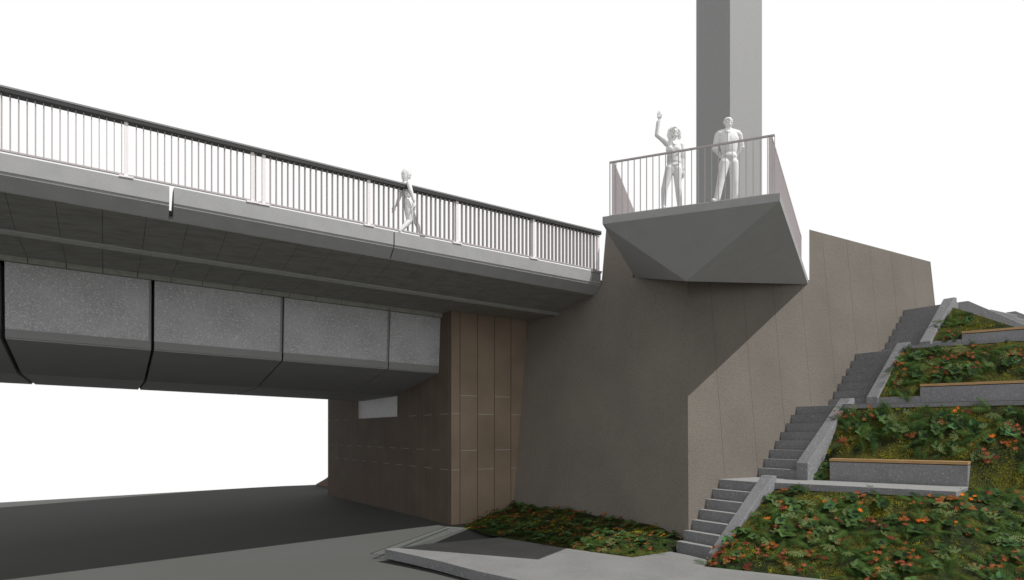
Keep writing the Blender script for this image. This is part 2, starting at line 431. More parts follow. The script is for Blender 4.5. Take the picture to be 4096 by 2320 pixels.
section(mb, [(16.2, 4.1), (W2, 4.33), (W2, 4.96), (W2 - .28, 4.96), (W2 - .28, 4.4), (16.2, 4.4)], t0, TE + 4)
obj('deck', mb, M['concrete_mid'], br)
# girder lengths
gj = [t0, -.448, 2.63, 5.872, 9.054, 10.776]
for i, (a_, b_) in enumerate(zip(gj, gj[1:])):
    g_ = .035 if i < 2 else .02
    g_ = {0: .06, 1: .045, 2: .03, 3: .02, 4: .015}[i]
    last = i == 4
    ta, tb = a_ + (g_ if i else 0), b_ - (0 if last else g_)
    if last: tb = 11.4
    mb = MB()
    section(mb, [(4.50, 3.985), (4.62, 2.44), (17.0 - .5, 2.44), (17.0 - .4, 3.985)], ta + .0, tb)
    gi = obj('girder_panel', mb, M['girder'], br)
    mb = MB(); section(mb, [(4.60, 2.437), (4.63, 2.24), (16.3, 2.24), (16.3, 2.437)], ta, tb); obj('band', mb, M['band'], gi)
    mb = MB(); section(mb, [(4.66, 2.237), (4.67, 2.205), (8.2, 1.655), (12.45, 1.63), (16.1, 2.237)], ta, tb); obj('soffit', mb, M['girder_under'], gi)
    # pale strip on the panel edge
    if i:
        mb = MB(); section(mb, [(4.482, 3.98), (4.598, 2.245), (4.62, 2.245), (4.50, 3.98)], ta - .0, ta + .03 + .01 * (5 - i)); 
    if not last:
        mb = MB(); section(mb, [(4.482, 3.98), (4.612, 2.445), (4.64, 2.445), (4.52, 3.98)], tb - .055, tb - .001); obj('edge_strip', mb, M['band'], gi)
mb = MB(); section(mb, [(5.0, 3.95), (5.2, 2.3), (8.6, 1.85), (12.2, 1.85), (15.8, 2.4), (16.2, 3.95)], t0 + .1, 11.2); obj('girder_core', mb, M['joint'], br)

# ------------------------------------------------------------------ bridge railing
# origin helper: obj() puts a mesh's origin at its bounding centre; posts and blades need theirs kept consistent
def obj0(name, mb, mats):
    o = obj(name, mb, mats); d = V(o.location); o.data.transform(Matrix.Translation(d)); o.location = (0, 0, 0); return o
def blade(name, w, d, h, m, along=B, across=AW):
    mb = MB(); mb.box(V((0, 0, 0)) - along * w / 2, along * w, across * d, Z * h); return obj0(name, mb, m)
def railing(name, label, ta, tb, posts, first_bar):
    root = empty(name, bp((ta + tb) / 2, .09, 4.98), label, 'railing', 'metal railings along the bridge edge')
    mb = MB(); section(mb, [(-.045, 6.115), (-.045, 6.045), (.16, 6.045), (.16, 6.115)], ta, tb); h = obj('handrail', mb, M['rail_dark'], root)
    mb = MB(); section(mb, [(-.052, 6.150), (-.052, 6.117), (.17, 6.117), (.17, 6.150)], ta, tb); obj('rail_cap', mb, M['rail_top'], h)
    mb = MB(); section(mb, [(.02, 5.045), (.02, 5.012), (.07, 5.012), (.07, 5.045)], ta + .02, tb - .02); obj('bottom_rail', mb, M['paint_bar'], root)
    org = wloc(root); proto = None; pp_ = None; t = first_bar
    while t < tb - .03:
        if t > ta + .03 and all(abs(t - q) > .07 for q in posts):
            if proto is None: proto = blade('baluster', .015, .10, 1.03, M['paint_bar']); o = proto
            else: o = proto.copy(); C.objects.link(o)
            o.parent = root; o.location = bp(t, .018, 5.03) - org
        t += .1222
    for q in posts:
        if pp_ is None:
            pp_ = blade('post', .066, .085, 1.10, M['paint_post']); o = pp_
            mb = MB(); mb.box(-B * .12 - AW * .02 - Z * .0, B * .24, AW * .15, Z * .035); bpo = obj0('base_plate', mb, M['paint_post']); bpo.parent = pp_
        else:
            o = pp_.copy(); C.objects.link(o); c = bpo.copy(); C.objects.link(c); c.parent = o
        o.parent = root; o.location = bp(q, .0, 4.968) - org
    return root
tp = [t_of(x, .02) for x in (505, 1010, 1055, 1475, 1828, 2135, 2396)]
railing('bridge_railing', 'pale barred railing with dark handrail, left of the doubled posts on the bridge', -5.2, (tp[1] + tp[2]) / 2, [-2.68, -.38, tp[0], tp[1]], tp[0] + .17 - .1222 * 60)
railing('bridge_railing', 'pale barred railing with dark handrail, from the doubled posts to the brown wall', (tp[1] + tp[2]) / 2 + .003, TE - .03, tp[2:6] + [TE - .1], tp[2] - .1)

# ------------------------------------------------------------------ balcony
A_t, B_t = PZ(2410, 867, 4.44), PZ(3119.5, 772, 4.44)
A_b, B_b = A_t - Z * .15, B_t - Z * .15
D_b = LW(2530, 1108, .02); D_t = V((D_b.x, D_b.y, CZ + 4.44))
E_b = P(2745, 1125, 14.3); E_w = PP(2746, 1118, kz(3.73) + AW * .1, V((0, 1, 0)))
bal = empty('balcony', (A_t + B_t + C_top + D_t) / 4 - Z * .5, 'grey concrete lookout balcony with faceted underside jutting from the wall corner', 'balcony')
inn = AW * .35 + B * .1
mb = MB()
Ct2, Cb2 = C_top, C_bot
mb.poly([A_t, B_t, Ct2, D_t + B * .1]); mb.poly([A_b, B_b, B_t, A_t]); mb.poly([B_b, Cb2, Ct2, B_t]); mb.poly([A_b, A_t, D_t + B * .1, D_b + B * .1]); mb.poly([D_b + B * .1, D_t + B * .1, Ct2, Cb2])
obj('slab', mb, M['concrete_lite'], bal)
mb = MB(); mb.poly([A_b, B_b, E_b]); mb.poly([B_b, Cb2, E_b]); mb.poly([A_b, E_b, D_b + B * .1]); 
mb.poly([E_b, Cb2, E_w]); mb.poly([E_b, E_w, D_b + B * .1])
obj('underside', mb, M['bal_under'], bal)

def side_rail(label, a, b_, inset_n, length=None, h=1.13, mt=None, dep=.036):
    mt = mt or M['paint']
    d = (b_ - a); Ln = d.length if length is None else length; d = d.normalized(); ac = Z.cross(d)
    if ac.dot(inset_n) < 0: ac = -ac
    a = a + ac * .05
    root = empty('balcony_railing', a + d * Ln / 2, label, 'railing', 'thin barred railings round the balcony')
    org = wloc(root)
    mb = MB(); mb.box(a + Z * (h - .03), d * Ln, ac * .045, Z * .03); obj('top_rail', mb, mt, root)
    mb = MB(); mb.box(a + Z * .02 + ac * .008, d * Ln, ac * .03, Z * .012); obj('bottom_rail', mb, mt, root)
    n = round(Ln / .125); proto = None
    for k in range(n + 1):
        if proto is None:
            mb = MB(); mb.box(V((0, 0, 0)) - d * .006, d * .012, ac * dep, Z * (h - .03)); proto = obj0('baluster', mb, mt); o = proto
        else: o = proto.copy(); C.objects.link(o)
        o.parent = root; o.location = a + d * (Ln * k / n) * .998 + d * .006 + ac * .004 - org
    return root
inc = (C_top + D_t) / 2 - (A_t + B_t) / 2
fd = (B_t - A_t).normalized()
a_, b_ = A_t + fd * .13, B_t - fd * .09
side_rail('thin pale railing along the front of the balcony, before the two standing people', a_, b_, inc)
sd = (C_top - B_t).normalized(); side_rail('thin pale railing along the right side of the balcony, seen edge on beside the tower', b_ + sd * .06, b_ + sd * ((C_top - B_t).length - .35), -fd, mt=M['paint_lite'], dep=.06)
sd = (D_t - A_t).normalized(); side_rail('thin pale railing along the left side of the balcony, left of the waving woman', a_ + sd * .06, a_ + sd * 4.3, fd, mt=M['paint_lite'], dep=.06)

# ------------------------------------------------------------------ tower
Yt = 25.0; c0 = P(2920, 1733, Yt)
def hitw(px, o, d): r = (px - CX) / F; t = (r * o.y - o.x) / (d.x - r * d.y); return t
wr, wl = hitw(3048, c0, B), hitw(2785, c0, AW)
ring = [c0, c0 + B * wr, c0 + B * wr + AW * wl, c0 + AW * wl]
mb = MB(); mb.prism([V((p.x, p.y, CZ + 3.5)) for p in ring], [V((p.x, p.y, CZ + 22)) for p in ring])
tag(obj('tower', mb, M['tower']), 'plain square grey tower rising out of the picture behind the balcony', 'tower')

# ------------------------------------------------------------------ stairs, walkways, benches, slopes
RISE = .235
L0, L1, L2, L3, L4 = -2.71, -1.12, .73, 2.39, 4.03
SW = .975; CW = .30                                   # stair width, side wall width
S0 = K - Z * (K.z - CZ)                               # frame of the stairs: s along B, v along N_
def st(s, v, z): return V((K.x, K.y, CZ)) + B * s + N_ * v + Z * z
sR = None
def s_on(px, py, v): q = PP(px, py, st(0, v, 0), N_); return (q - st(0, v, 0)).dot(B), q.z - CZ
def wall_v(z): return -BAT * (z + 2.33)               # where the battered wall is at height z
flights = [(L0, L1, 7, (2713, 2164), (2877, 1916.5)), (L1, L2, 8, (3033.7, 1867), (3186, 1625.7)), (L2, L3, 7, None, (3421, 1415)), (L3, L4, 7, None, (3613.7, 1241))]
names = ['lowest', 'second', 'third', 'uppermost']
fl_labels = ['lowest flight of grey concrete steps, starting from the paving beside the mound', 'second flight of grey steps, between the lowest walkway and the one above it',
             'third flight of grey steps against the wall, ending below the uppermost flight', 'uppermost flight of grey steps, below the right end of the tall wall']
noses = []
run = .258
for k, (za, zb, n, p0, p1) in enumerate(flights):
    e1 = RW(*p1, .01); s1 = (e1 - st(0, 0, 0)).dot(B)
    if p0: e0 = RW(*p0, .01); s0_ = (e0 - st(0, 0, 0)).dot(B)
    else: s0_ = s1 - run * (n - 1)
    noses.append((s0_, s1))
cheek = [((2832, 2213), (3046, 1901)), ((3185, 1851), (3360.5, 1594.6)), ((3465, 1590), (3587.5, 1373.6)), ((3677, 1369), (3774, 1195.7))]
cheek_end = []
for k, (za, zb, n, p0, p1) in enumerate(flights):
    s0_, s1 = noses[k]; rr = (zb - za) / n; step = (s1 - s0_) / (n - 1)
    root = empty('stair_flight', st((s0_ + s1) / 2, SW / 2, za), fl_labels[k], 'stairs', 'flights of concrete steps up the slope')
    for i in range(n - 1):
        z = za + rr * (i + 1); mb = MB(); s = s0_ + step * i
        a0_ = wall_v(z) - .05
        depth = step + .26 if i < n - 2 else step
        mb.prism([st(s, a0_, z - rr - .02 if i else z - rr - .12), st(s + depth, a0_, z - rr - .02), st(s + depth, SW, z - rr - .02), st(s, SW, z - rr - .02 if i else z - rr - .12)],
                 [st(s, a0_, z), st(s + depth, a0_, z), st(s + depth, SW, z), st(s, SW, z)])
        obj('step', mb, [M['terrazzo'], M['tread']], root, topm=True)
    # side wall, its top parallel to the steps
    (q0, q1) = cheek[k]; sB, zB = s_on(*q1, SW)
    if q0: sA, zA = s_on(*q0, SW)
    else: zA = za + .41; sA = sB - (zB - zA) / .88
    sE = sB + .14; zlow = za - .25
    prof = [(sA, zlow), (sA, zA), (sB, zB), (sE, zB), (sE, zB - .33), (sE, zb - .6), (sA + .9, zlow)]
    mb = MB(); mb.prism([st(s, SW, z) for s, z in prof], [st(s, SW + CW, z) for s, z in prof]); obj('side_wall', mb, M['terrazzo'], root, bevel=.008)
    cheek_end.append((sA, sB, zA, zB, sE))
# walkways
def ext(a, b_, k): return b_ + (b_ - a).normalized() * k
walk = []
# lowest
f0_, f1_ = PZ(3200, 1934.7, L1), PZ(3825, 1965.6, L1); bk0, bk1 = PZ(3318, 1922, L1), PZ(3872, 1946.5, L1)
wd = (f1_ - f0_).normalized(); wn = V((-wd.y, wd.x, 0)); wn = wn if wn.y > 0 else -wn
wid = (bk0 - f0_).dot(wn)
def line_hit(p, d, q, e):                            # plan intersection of p + t d with q + u e
    den = d.x * e.y - d.y * e.x; t = ((q.x - p.x) * e.y - (q.y - p.y) * e.x) / den; return p + d * t
def walkway(label, lev, f_a, f_b, k, thick, right_f, right_b, wname='walkway'):
    s1 = noses[k][1]; s2 = noses[k + 1][0] + .05 if k + 1 < len(noses) else s1 + 1.4
    vl = wall_v(lev) - .05
    d = (f_b - f_a).normalized(); nn = V((-d.y, d.x, 0)); nn = nn if nn.y > 0 else -nn
    v_out = SW + CW
    p_f = line_hit(f_a, -d, st(0, v_out, lev), B)     # front line meets the outer plane of the side walls
    p_b = line_hit(f_a + nn * wid, -d, st(0, v_out, lev), B)
    sb_ = max((p_b - st(0, v_out, lev)).dot(B), s2)
    ring = [st(s1, vl, lev), st(s2 + .3, vl, lev), st(s2 + .3, SW, lev), st(max(sb_, s2 + .3), SW, lev), p_b, right_b, right_f, p_f, st((p_f - st(0, v_out, lev)).dot(B), SW, lev), st(s1, SW, lev)]
    r2 = []
    for p in ring:
        p = V((p.x, p.y, CZ + lev))
        if not r2 or (p - r2[-1]).length > .01: r2.append(p)
    root = empty(wname, V(((p_f.x + right_f.x) / 2, (p_f.y + right_f.y) / 2, CZ + lev - thick)), label, 'walkway', 'concrete walkways across the planted slope')
    mb = MB()
    lanA = [st(s1, vl, lev), st(s2 + .28, vl, lev), st(s2 + .28, SW, lev), st(s1, SW, lev)]
    mb.slab(lanA, RISE + .02); obj('landing', mb, [M['terrazzo'], M['tread']], root, bevel=.006, topm=True)
    sa = (p_f - st(0, v_out, lev)).dot(B)
    ring = [st(s1 + .05, SW + .002, lev), st(max(sb_, s2) + .1, SW + .002, lev), p_b + B * .1, right_b, right_f, p_f]
    ring = [V((p.x, p.y, CZ + lev)) for p in ring]
    return root, ring, p_f, p_b, d, nn
# lowest walkway
re_b = PZ(3873, 1946.8, L1)
root, ring, pf1, pb1, d1, n1_ = walkway('lowest grey walkway, its squared right end visible in front of the first bench', L1, f0_, f1_, 0, .14, f1_, re_b)
mb = MB(); mb.slab(ring, .15); obj('slab', mb, [M['terrazzo'], M['tread']], root, bevel=.006, topm=True)
W1 = (pf1, pb1, d1, n1_)
# second
g0, g1 = PZ(3465, 1614, L2), PZ(4096, 1598.5, L2)
dd = (g1 - g0).normalized(); nn2 = V((-dd.y, dd.x, 0)); nn2 = nn2 if nn2.y > 0 else -nn2
root, ring, pf2, pb2, d2, n2_ = walkway('middle grey walkway ending at the right edge of the picture, above the first bench', L2, g0, g1, 1, .14, g1 + dd * 3, g1 + dd * 3 + nn2 * wid)
mb = MB(); mb.slab(ring, .012); mb.slab([p - Z * .0125 + (pf2 - pf2) for p in ring], .006, 1)
rg = [p - Z * .018 for p in ring]; mb.slab(rg, .11); obj('slab', mb, [M['terrazzo'], M['dark_seam']], root, fix=False)
q2 = PP(3680, 1549, pb2, n2_); q2 = V((q2.x, q2.y, 0)); k2s = PP(3467, 1588, pb2, n2_); kb = [k2s, q2, q2 + n2_ * .12, k2s + n2_ * .04]; kzt = PP(3550, 1588, pb2, n2_).z - CZ
kb = [V((p.x, p.y, CZ + kzt)) for p in kb]; mb = MB(); mb.slab(kb, kzt - L2 + .05); obj('kerb', mb, M['terrazzo'], root)
# third
h0, h1 = PZ(3640, 1368, L3 - .005), PZ(4096, 1333, L3 - .005)
h0, h1 = PZ(3618, 1395, L3 - .085), PZ(4096, 1362, L3 - .085)
h0.z = h1.z = CZ + L3
dd = (h1 - h0).normalized(); nn3 = V((-dd.y, dd.x, 0)); nn3 = nn3 if nn3.y > 0 else -nn3
root, ring, pf3, pb3, d3, n3_ = walkway('highest grey walkway, under the topmost bench and the triangular bed', L3, h0, h1, 2, .14, h1 + dd * 3, h1 + dd * 3 + nn3 * wid)
mb = MB(); mb.slab(ring, .09); obj('slab', mb, M['terrazzo'], root)
kz3 = PP(3780, 1361.5, pb3, n3_).z - CZ
q3 = PP(3847, 1337, pb3, n3_); q3 = V((q3.x, q3.y, 0)); k3s = PP(3679, 1368, pb3, n3_); kb = [k3s, q3, q3 + n3_ * .12, k3s + n3_ * .04]; kb = [V((p.x, p.y, CZ + kz3)) for p in kb]; mb = MB(); mb.slab(kb, max(kz3 - L3, .05) + .05); obj('kerb', mb, M['terrazzo'], root)
# top landing
root = empty('landing', st(noses[3][1] + .8, .5, L4 - .3), 'grey landing at the head of the uppermost flight of steps', 'landing')
mb = MB(); s1 = noses[3][1]; mb.slab([st(s1, wall_v(L4) - .05, L4), st(s1 + 1.0, wall_v(L4) - .05, L4), st(s1 + .6, SW, L4), st(s1, SW, L4)], .3); obj('slab', mb, M['terrazzo'], root)

def bench(label, p_l, p_r, dirn, nrm, zbase, zc, over=0):
    """p_l, p_r: ends on the back line of a walkway; zc: top of the concrete"""
    a = V((p_l.x, p_l.y, CZ + zc)); b2 = V((p_r.x, p_r.y, CZ + zc)); root = empty('bench', V(((a.x + b2.x) / 2, (a.y + b2.y) / 2, CZ + zbase)), label, 'bench', 'timber topped benches on the walkways')
    mb = MB(); mb.slab([a, b2, b2 + nrm * .48, a + nrm * .48], zc - zbase + .12); obj('base', mb, M['terrazzo'], root, bevel=.008)
    mb = MB(); g = Z * .018; mb.slab([a + g + nrm * .03, b2 + g + nrm * .03, b2 + g + nrm * .4, a + g + nrm * .4], .018); obj('spacer', mb, M['dark_seam'], root)
    mb = MB(); k_ = 4; wdt = .48 / k_
    for i in range(k_):
        o_ = a + Z * .018 + nrm * (i * wdt - .012); mb.box(o_, (b2 - a), nrm * (wdt - .012), Z * .062)
    obj('seat', mb, M['wood'], root); return root
b1l, b1r = PP(3318, 1850, pb1, n1_), PP(3872, 1860, pb1, n1_)
bench('timber topped concrete bench on the lowest walkway, both ends visible', b1l, b1r, d1, n1_, L1, (b1l.z + b1r.z) / 2 - CZ)
b2l = PP(3680, 1549, pb2, n2_); z2 = b2l.z - CZ; b2r = PP(4096, 1530, pb2, n2_) + d2 * 2.5
bench('timber topped concrete bench on the middle walkway, running out of the picture', b2l, b2r, d2, n2_, L2, z2)
b3l = PP(3847, 1337, pb3, n3_); z3 = b3l.z - CZ; b3r = PP(4096, 1322, pb3, n3_) + d3 * 2.5
bench('timber topped concrete bench on the highest walkway, below the triangular bed', b3l, b3r, d3, n3_, L3, z3)

# ------------------------------------------------------------------ platform in the foreground
ZP = -2.70
pl = [(1540, 2196), (1650, 2185), (1701, 2176), (2000, 2150), (2255, 2192), (2530, 2230), (2680, 2206), (2760, 2222), (2830, 2240), (2815, 2266), (3300, 2318)]
ring = [PZ(x, y, ZP) for x, y in pl]
near = [(1663, 2222), (1763, 2245), (1918, 2286), (2078, 2320), (2200, 2352), (2600, 2500)]
nr = [PZ(x, y, ZP) for x, y in near]
ring = ring + [ext(ring[-2], ring[-1], 3.0), V((9, 3, ring[0].z)), V((2, 2.0, ring[0].z))] + nr[::-1]
for p in ring: p.z = CZ + ZP
mb = MB(); mb.slab(ring, .215)
tag(obj('pavement', mb, [M['paving']]), 'raised slab of pale exposed aggregate paving with a pointed left tip', kind='structure')
# the visible edge face is coarser aggregate: a thin facing band on the near edge
eb = [ring[0]] + nr
mb = MB()
for a_, b_ in zip(eb, eb[1:]):
    d = (b_ - a_); o_ = Z.cross(d).normalized(); o_ = o_ if o_.y < 0 else -o_
    mb.prism([a_ - Z * .213, b_ - Z * .213, b_ - Z * .003, a_ - Z * .003], [p + o_ * .006 for p in (a_ - Z * .213, b_ - Z * .213, b_ - Z * .003, a_ - Z * .003)])
tag(obj('kerb_edge', mb, M['terrazzo']), 'grey aggregate edge band of the raised paving', kind='structure')

# tactile strip on the road
a_, b_, c_, d_ = PG(1481, 2216), PG(1783, 2109), PG(1857, 2114), PG(1543, 2220)
up = Z * .012
mb = MB(); mb.prism([p + Z * .002 for p in (a_, b_, c_, d_)], [p + up for p in (a_, b_, c_, d_)])
strip = MB()
def bl(u, v): return (a_ * (1 - u) + d_ * u) * (1 - v) + (b_ * (1 - u) + c_ * u) * v
rows, cols = 8, 44
for i in range(rows):
    for j in range(cols):
        u = .12 + .84 * (i + .5) / rows; v = .01 + .98 * (j + (.5 if i % 2 else 0)) / cols
        p = bl(u, v) + up; e1 = (bl(u, v + .010) - bl(u, v)); e2 = (bl(u + .03, v) - bl(u, v))
        strip.box(p - e1 * .5, e1, e2, Z * .004)
strip.box(bl(0, 0) + up, bl(0, 1) - bl(0, 0), (bl(.07, .5) - bl(0, .5)), Z * .004)
rt = empty('tactile_strip', (a_ + c_) / 2, 'narrow studded warning strip of pale paving with a dark border, left of the raised slab', 'tactile paving')
obj('paver', mb, concrete('pale paver', (.17, .18, .165), .05), rt); obj('stud', strip, concrete('dark stud', (.03, .032, .03), .05), rt, fix=False)['kind'] = 'stuff'

# ------------------------------------------------------------------ planting
def polyl(pts, n):                                     # resample a polyline to n + 1 points
    seg = [(b2 - a2).length for a2, b2 in zip(pts, pts[1:])]; tot = sum(seg); out = []
    for i in range(n + 1):
        d = tot * i / n; k = 0
        while k < len(seg) - 1 and d > seg[k]: d -= seg[k]; k += 1
        out.append(pts[k].lerp(pts[k + 1], min(1, d / seg[k])))
    return out
RNG = random.Random(3)
def oval(mb, c, ax, sd, n_, Ln, w, m, fold=.15):
    """an ovate leaf from c along ax, folded a little along its midrib"""
    e = [(.0, .0), (.14, .36), (.38, .5), (.66, .40), (.88, .17), (1., 0)]
    def pt(f_3, g, sg): return c + ax * Ln * f_3 + sd * (w * g * sg) + n_ * (fold * w * g * 2 - .12 * Ln * f_3 * f_3)
    for sg in (1, -1):
        mb.poly([pt(0, 0, 0), pt(e[1][0], e[1][1], sg), pt(e[2][0], e[2][1], sg), pt(.4, 0, 0)], m)
        mb.poly([pt(.4, 0, 0), pt(e[2][0], e[2][1], sg), pt(e[3][0], e[3][1], sg), pt(e[4][0], e[4][1], sg), pt(1, 0, 0)], m)
def frame(n_, ang):
    u = n_.orthogonal().normalized(); u = Matrix.Rotation(ang, 3, n_) @ u; return u, n_.cross(u)
def fern(mb, c, n_, ang, Ln, m):
    u, s = frame(n_, ang); k = 11; prev = c
    for i in range(1, k + 1):
        f = i / k; q = c + u * Ln * f + n_ * (.10 * Ln * math.sin(f * 2.6)) + s * Ln * .12 * f * f
        w = Ln * .26 * math.sin(math.pi * min(1, .18 + f * .85)) + .01
        ax = (q - prev).normalized()
        for sg in (1, -1):
            tip = q + (s * sg + ax * .55).normalized() * w - n_ * w * .18
            mb.poly([prev.lerp(q, .25), q, tip], m)
        prev = q
def maple(mb, c, n_, ang, r, m):
    u, s = frame(n_, ang); pts = []
    rad = [1, .42, .85, .38, .62, .25, .12, .25, .62, .38, .85, .42]
    an = [0, 22, 48, 72, 105, 135, 180, 225, 255, 288, 312, 338]
    for R_, a2 in zip(rad, an):
        a2 = math.radians(a2); pts.append(c + (u * math.cos(a2) + s * math.sin(a2)) * r * R_ + n_ * (r * .12 * (R_ > .5)))
    for i in range(len(pts)): mb.poly([c, pts[i], pts[(i + 1) % len(pts)]], m)
def rosette(mb, c, n_, r, m, k=5):
    a0 = RNG.uniform(0, 6.28)
    for i in range(k):
        tl = RNG.uniform(.1, .45); u, s = frame(n_, a0 + i * 6.283 / k + RNG.uniform(-.2, .2)); ax = (u + n_ * tl).normalized()
        oval(mb, c + n_ * .01, ax, s, n_, r * RNG.uniform(.75, 1.1), r * .85, m)
    u, s = frame(n_, a0 + .6)
    for i in range(3):
        uu, ss = frame(n_, a0 + .6 + i * 2.09); oval(mb, c + n_ * (r * .22), uu, ss, n_, r * .36, r * .2, 5, 0)
def sprig(mb, c, n_, ang, Ln, m):
    u, s = frame(n_, ang)
    for st_ in range(4):
        dirn = (u * math.cos(st_ * .55 - .8) + s * math.sin(st_ * .55 - .8)).normalized(); sd = n_.cross(dirn)
        for i in range(5):
            q = c + dirn * Ln * (.2 + .18 * i) + n_ * .05
            for sg in (1, -1):
                ax = (dirn * .5 + sd * sg).normalized(); oval(mb, q, ax, n_.cross(ax), n_, Ln * .16, Ln * .11, m, .1)
def tuft(mb, c, n_, r):
    for i in range(26):
        u, s = frame(n_, RNG.uniform(0, 6.28)); q = c + u * r * RNG.random()
        a2 = (n_ * RNG.uniform(.5, 1) + u).normalized(); h = RNG.uniform(.02, .045)
        mb.poly([q - s * .008, q + s * .008, q + a2 * h], 10)
def planted(name, label, lower, upper, dens=1.0, nu=40, nv=8, bulge=.05, lush=1.0, clear=()):
    lo, up_ = polyl(lower, nu), polyl(upper, nu); mb = MB(); G = []
    for j in range(nv + 1):
        row = []
        for i in range(nu + 1):
            p = lo[i].lerp(up_[i], j / nv)
            row.append(p)
        G.append(row)
    nrm0 = (lo[-1] - lo[0]).cross(up_[0] - lo[0]).normalized()
    if nrm0.y > 0 and abs(nrm0.z) < .99 and nrm0.z < 0: nrm0 = -nrm0
    if nrm0.z < 0: nrm0 = -nrm0
    for j in range(nv + 1):
        for i in range(nu + 1):
            e = min(j, nv - j) / nv
            G[j][i] = G[j][i] + nrm0 * (noise.noise(G[j][i] * 1.3) * bulge * min(1, e * 5))
    for j in range(nv):
        for i in range(nu): mb.poly([G[j][i], G[j][i + 1], G[j + 1][i + 1], G[j + 1][i]], 12)
    area = []
    for j in range(nv):
        for i in range(nu):
            area.append(((G[j][i + 1] - G[j][i]).cross(G[j + 1][i] - G[j][i])).length)
    tot = sum(area); cum = []; s = 0
    for a2 in area: s += a2; cum.append(s)
    import bisect
    def pick():
        k = bisect.bisect(cum, RNG.random() * tot); k = min(k, len(area) - 1); j, i = divmod(k, nu); u, v = RNG.random(), RNG.random()
        a2 = G[j][i].lerp(G[j][i + 1], u); b2 = G[j + 1][i].lerp(G[j + 1][i + 1], u); return a2.lerp(b2, v), j + v, i
    def nv_(): return (nrm0 + V((RNG.gauss(0, .13), RNG.gauss(0, .13), RNG.gauss(0, .1)))).normalized()
    N = lambda d: int(d * tot * dens)
    sc = lush
    def ok(p, vj, m_):                                   # keep clear of the edges and benches
        h = (vj / nv) * edge_h
        if h < m_ * .4 or edge_h - h < m_ * .7: return False
        for (a2, b2) in clear:
            d2_ = (b2 - a2); Lb = d2_.length; d2_ = d2_.normalized(); q = p - a2; x = q.dot(d2_)
            if -m_ < x < Lb + m_ and q.z < .08 + m_ and abs((q - d2_ * x).to_2d().length) < .62 + m_: return False
        return True
    edge_h = sum((a2 - b2).length for a2, b2 in zip(lo, up_)) / len(lo)
    def moss_zone(p): return noise.noise(p * 1.1 + V((3, 1, 7))) > .12
    def put(n_, m_, skip):
        for _ in range(N(n_)):
            p, vj, i = pick()
            if not ok(p, vj, m_) or (skip and moss_zone(p) and RNG.random() < skip): continue
            yield p
    for p in put(38, .13, .75): fern(mb, p + nrm0 * RNG.uniform(.0, .03), nv_(), RNG.uniform(0, 6.28), RNG.uniform(.26, .46) * sc, RNG.choice([0, 0, 11, 1]))
    for p in put(30, .03, 0):
        if moss_zone(p): tuft(mb, p, nrm0, .13)
    for p in put(6.5, .15, .6): rosette(mb, p + nrm0 * RNG.uniform(.04, .07), nv_(), RNG.uniform(.11, .195) * sc, RNG.choice([2, 2, 2, 1, 1, 1, 3]), RNG.choice([4, 5, 6]))
    for p in put(3.4, .15, .4): sprig(mb, p + nrm0 * .05, nv_(), RNG.uniform(0, 6.28), RNG.uniform(.13, .22) * sc, 4)
    for p in put(5.4, .16, .2):
        kk = RNG.choice([2, 3, 4, 6, 8]); base = RNG.choice([6, 6, 7, 8]); dr = V((RNG.gauss(0, 1), RNG.gauss(0, 1), RNG.gauss(0, 1))); dr -= nrm0 * dr.dot(nrm0); dr.normalize()
        for q in range(kk):
            o_ = V((RNG.gauss(0, .05), RNG.gauss(0, .05), RNG.gauss(0, .05))) + dr * RNG.uniform(-.16, .16); o_ -= nrm0 * o_.dot(nrm0)
            maple(mb, p + o_ + nrm0 * RNG.uniform(.05, .09), nv_(), RNG.uniform(0, 6.28), RNG.uniform(.055, .10) * sc, base if RNG.random() < .6 else RNG.choice([6, 7, 8]))
    for p in put(.6, .1, 0):
        for q in range(2): maple(mb, p + nrm0 * (.09 + .02 * q) + V((RNG.gauss(0, .03), 0, RNG.gauss(0, .03))), nv_(), RNG.uniform(0, 6.28), RNG.uniform(.06, .085), 9)
    return tag(obj(name, mb, LEAVES + [M['moss']], fix=False, uv=False), label, 'ground cover', kind='stuff')

def lev(p, z): return V((p.x, p.y, CZ + z))
# S1: paving up to the lowest walkway
cr = SW + CW
sA, sB, zA, zB, sE = cheek_end[0]
low = [st(sA - .12, cr - .02, -2.80), PZ(2815, 2266, ZP - .03), PZ(3300, 2319, ZP - .03)]; low.append(ext(low[1], low[2], 6.0))
eR = lev(re_b, L1 - .06)
up1 = [lev(pf1, L1 - .15), lev(f1_, L1 - .13), eR + V((.05, 0, 0)), lev(PZ(4096, 1957, -1.17), -1.17), lev(PZ(4096, 1957, -1.17), -1.17) + V((2.2, -.6, 0))]
low = [st(sB * .0 + sA - .15, cr - .01, -2.83)] + low[2:]
low.insert(1, PZ(2815, 2268, ZP - .03))
planted('ground_cover', 'dense fern, ivy and autumn leaf planting on the lowest slope, right of the bottom steps', low[1:], up1, nu=60, nv=10)
# S2
bl1 = lev(pb1, L1 - .02); lo2 = [bl1, lev(re_b, L1 - .03), up1[3] - Z * .03, up1[4] - Z * .03]
u2a, u2b = lev(pf2, L2 - .115), lev(g1, L2 - .115)
planted('ground_cover', 'dense fern and autumn leaf planting behind the first bench, between lowest and middle walkways', lo2, [u2a, u2b, u2b + d2 * 2.6], nu=60, nv=10, clear=[(b1l, b1r)])
planted('ground_cover', 'dense fern and autumn leaf planting behind the middle bench, under the highest walkway', [lev(pb2, kzt - .02), lev(pb2 + d2 * 9, kzt - .02)], [lev(pf3, L3 - .09), lev(pf3 + d3 * 9, L3 - .09)], nu=50, nv=8, clear=[(b2l, b2r)])
